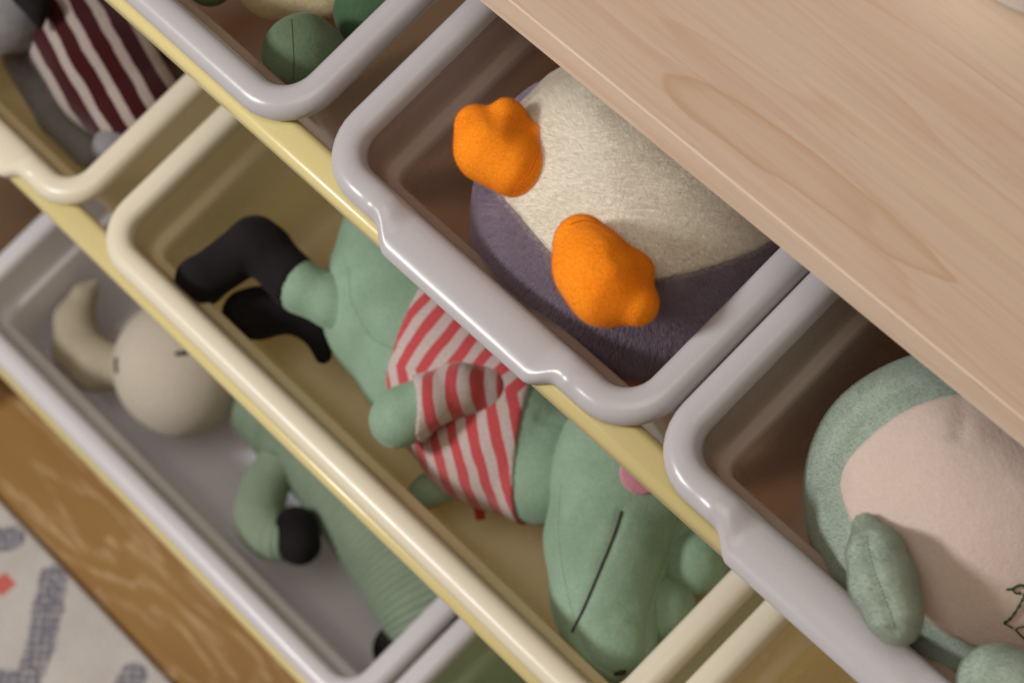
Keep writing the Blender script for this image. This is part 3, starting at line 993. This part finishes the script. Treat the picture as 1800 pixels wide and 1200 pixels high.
part('seam', stitches(tVF, [(612, 470), (618, 530), (650, 590), (690, 612), (703, 618)], 40, .6, .0006, .0003), MAT['croc_seam'], croc, to)
quad_tag([(830, 872), (850, 874), (853, 912), (836, 914)], [tn - .012, tn - .012, tn - .022, tn - .022], croc, flat('red_tag', (.35, .03, .02, 1)))

# ------------------------------------------------------------------ grey toy in dark red stripes, middle row left
MAT['greyfur'] = plush('grey_velour', (.25, .245, .25, 1), (.19, .185, .19, 1), nap=30)
gt = root('striped_plush', at(180, 130, C_N - .120), 'grey toy in dark red and white striped shirt', 'plush toy')
gn = C_N - .062
gg = [ch((150, 30, gn, 125), (205, 120, gn, 122), (245, 185, gn - .002, 98))]
gVF, gF, gb = blob(gg, h=.002, k=.01, lumps=(40, .0008))
MAT['dark_stripe'] = striped('dark_red_knit', None if False else [0, 0, 0], (.040, .003, .005, 1), (.37, .31, .275, 1), -perp_to(62, 100), .0155, .62, -perp_to(58, 100), perp_to(170, -110), 0.0, .1, .20)
part('shirt', gVF, MAT['dark_stripe'], gt)
VF, _, _ = blob([ch((45, 105, gn - .03, 40), (110, 200, gn - .03, 45), (165, 262, gn - .03, 40))], h=.002)
part('body', VF, MAT['greyfur'], gt)
VF, _, _ = blob([ch((208, 262, gn + .002, 47), (235, 300, gn - .012, 48))], h=.0018)
part('leg', VF, MAT['greyfur'], gt)
VF, _, _ = blob([ch((15, 15, gn + .03, 82), (-30, -20, gn + .03, 95))], h=.002)
part('head', VF, MAT['greyfur'], gt)
VF, _, _ = blob([ch((40, -10, gn + .056, 22), (66, 18, gn + .052, 20), (70, 46, gn + .046, 8))], h=.0014)
part('ear', VF, MAT['black'], gt)

# ------------------------------------------------------------------ toy in ribbed sweater, bottom row
S_N = -.5075
MAT['creamfur'] = plush('cream_velour', (.53, .475, .39, 1), (.50, .45, .365, 1), nap=14)
MAT['horn'] = plush('beige_velour', (.42, .37, .27, 1), (.36, .31, .22, 1), nap=20)
MAT['knit'] = plush('green_rib_knit', (.235, .30, .215, 1), (.20, .26, .185, 1), nap=30)
MAT['ink'] = flat('ink_thread', (.02, .025, .03, 1))
st = root('sweater_plush', at(560, 850, S_N - .122), 'cream headed toy in ribbed green sweater in the bottom bin', 'plush toy')
sn = S_N - .066
VF, _, _ = blob([ch((312, 640, sn + .012, 113), (330, 640, sn + .012, 113), (318, 655, sn + .012, 113))], h=.002, k=.01)
hd = part('head', VF, MAT['creamfur'], st)
for ln_ in ([(308, 622), (318, 621), (330, 619)], [(206, 628), (205, 642), (207, 655)]):
    pts, _ = on_surface(VF, ln_, .0003)
    if len(pts) > 1: part('eye', tube(pts, .0016, 8), MAT['ink'], st, hd)
VF, _, _ = blob([ch((168, 497, sn + .012, 8), (148, 520, sn + .010, 23), (132, 562, sn + .006, 37), (137, 610, sn + .002, 46), (170, 642, sn, 47), (205, 645, sn, 40))], h=.0018, k=.006)
part('horn', VF, MAT['horn'], st)
# ribbed tube body: every rib is geometry
axis = [(445, 705, sn - .002), (520, 745, sn), (610, 835, sn), (690, 945, sn), (745, 1040, sn - .004), (775, 1105, sn - .01)]
cen = spline([at(*a) for a in axis], 420)
rr = np.interp(np.linspace(0, 1, 420), [0, .15, .5, .85, 1], [.022, .031, .036, .034, .030])
s_len = np.concatenate([[0], np.cumsum(np.linalg.norm(np.diff(cen, axis=0), axis=1))])
rr = rr + .0017 * np.abs(np.sin(math.pi * s_len / .0044))
part('sweater', tube(cen, rr, 40), MAT['knit'], st)
slv = spline([at(x, y, n) for x, y, n in [(492, 812, sn + .010), (466, 856, sn + .012), (456, 905, sn + .016), (476, 938, sn + .02), (508, 944, sn + .02)]], 90)
sr = np.interp(np.linspace(0, 1, 90), [0, .5, 1], [.014, .0165, .0155])
s_len = np.concatenate([[0], np.cumsum(np.linalg.norm(np.diff(slv, axis=0), axis=1))])
part('sleeve', tube(slv, sr + .0010 * np.abs(np.sin(math.pi * s_len / .0042)), 28), MAT['knit'], st)
VF, _, _ = blob([ch((520, 930, sn + .024, 42), (526, 954, sn + .024, 40))], h=.0016)
part('hand', VF, MAT['black'], st)
VF, _, _ = blob([ch((760, 1075, sn - .012, 50), (700, 1140, sn - .016, 46))], h=.0018)
part('foot', VF, MAT['black'], st)

# ------------------------------------------------------------------ green and cream toy, top row left
MAT['leaf'] = plush('leaf_velour', (.125, .18, .11, 1), (.10, .145, .085, 1), nap=30)
MAT['deep'] = plush('deep_green_velour', (.055, .10, .055, 1), (.04, .08, .04, 1), nap=30)
MAT['butter'] = plush('butter_velour', (.60, .52, .32, 1), (.54, .46, .27, 1), nap=20)
tl = root('leaf_plush', at(520, 40, -.120), 'green and cream toy in the grey bin at the top left', 'plush toy')
bVF, _, _ = blob([ch((532, 95, -.040, 72), (545, 105, -.045, 70))], h=.0012, lumps=(90, .0004))
fb = part('foot', bVF, MAT['leaf'], tl)
part('seam', seam(bVF, [(512, 35), (514, 70), (516, 110), (515, 140)], .0004), MAT['seam'], tl, fb)
VF, _, _ = blob([ch((500, -60, -.06, 100), (580, -70, -.06, 105))], h=.002, k=.01)
part('belly', VF, MAT['butter'], tl)
VF, _, _ = blob([ch((655, 20, -.062, 70), (720, -60, -.06, 90))], h=.002)
part('side', VF, MAT['deep'], tl)
VF, _, _ = blob([ch((368, -32, -.045, 45), (350, -60, -.05, 50))], h=.002)
part('arm', VF, MAT['leaf'], tl)

# ------------------------------------------------------------------ white dish standing on the board
e = at_z(1772, 15, TOP_Z)
r0 = .045
dirn = (at_z(1830, -60, TOP_Z) - e)[:2]; dirn /= np.linalg.norm(dirn)
c = e[:2] + dirn * r0
prof = [(.0, .004), (.036, .004), (.042, .0), (.0445, .0), (.046, .0015), (.0465, .004), (.054, .016), (.060, .034), (.0625, .050), (.0620, .0515), (.0610, .0505), (.058, .034), (.052, .018), (.040, .009), (0, .008)]
V, F = [], []
K = 64
for (r, z) in prof:
    for k in range(K):
        a = 2 * math.pi * k / K
        V.append((r * math.cos(a), r * math.sin(a), z))
for i in range(len(prof) - 1):
    for k in range(K): F.append([i * K + k, i * K + (k + 1) % K, (i + 1) * K + (k + 1) % K, (i + 1) * K + k])
dish = mesh_obj('white_bowl', V, F, MAT['white'])
dish.location = (c[0], c[1], TOP_Z + .0005)
tag(dish, 'white bowl on the wooden top at the corner', 'bowl')

for o in bpy.data.objects:
    if 'base' in o.keys(): del o['base']
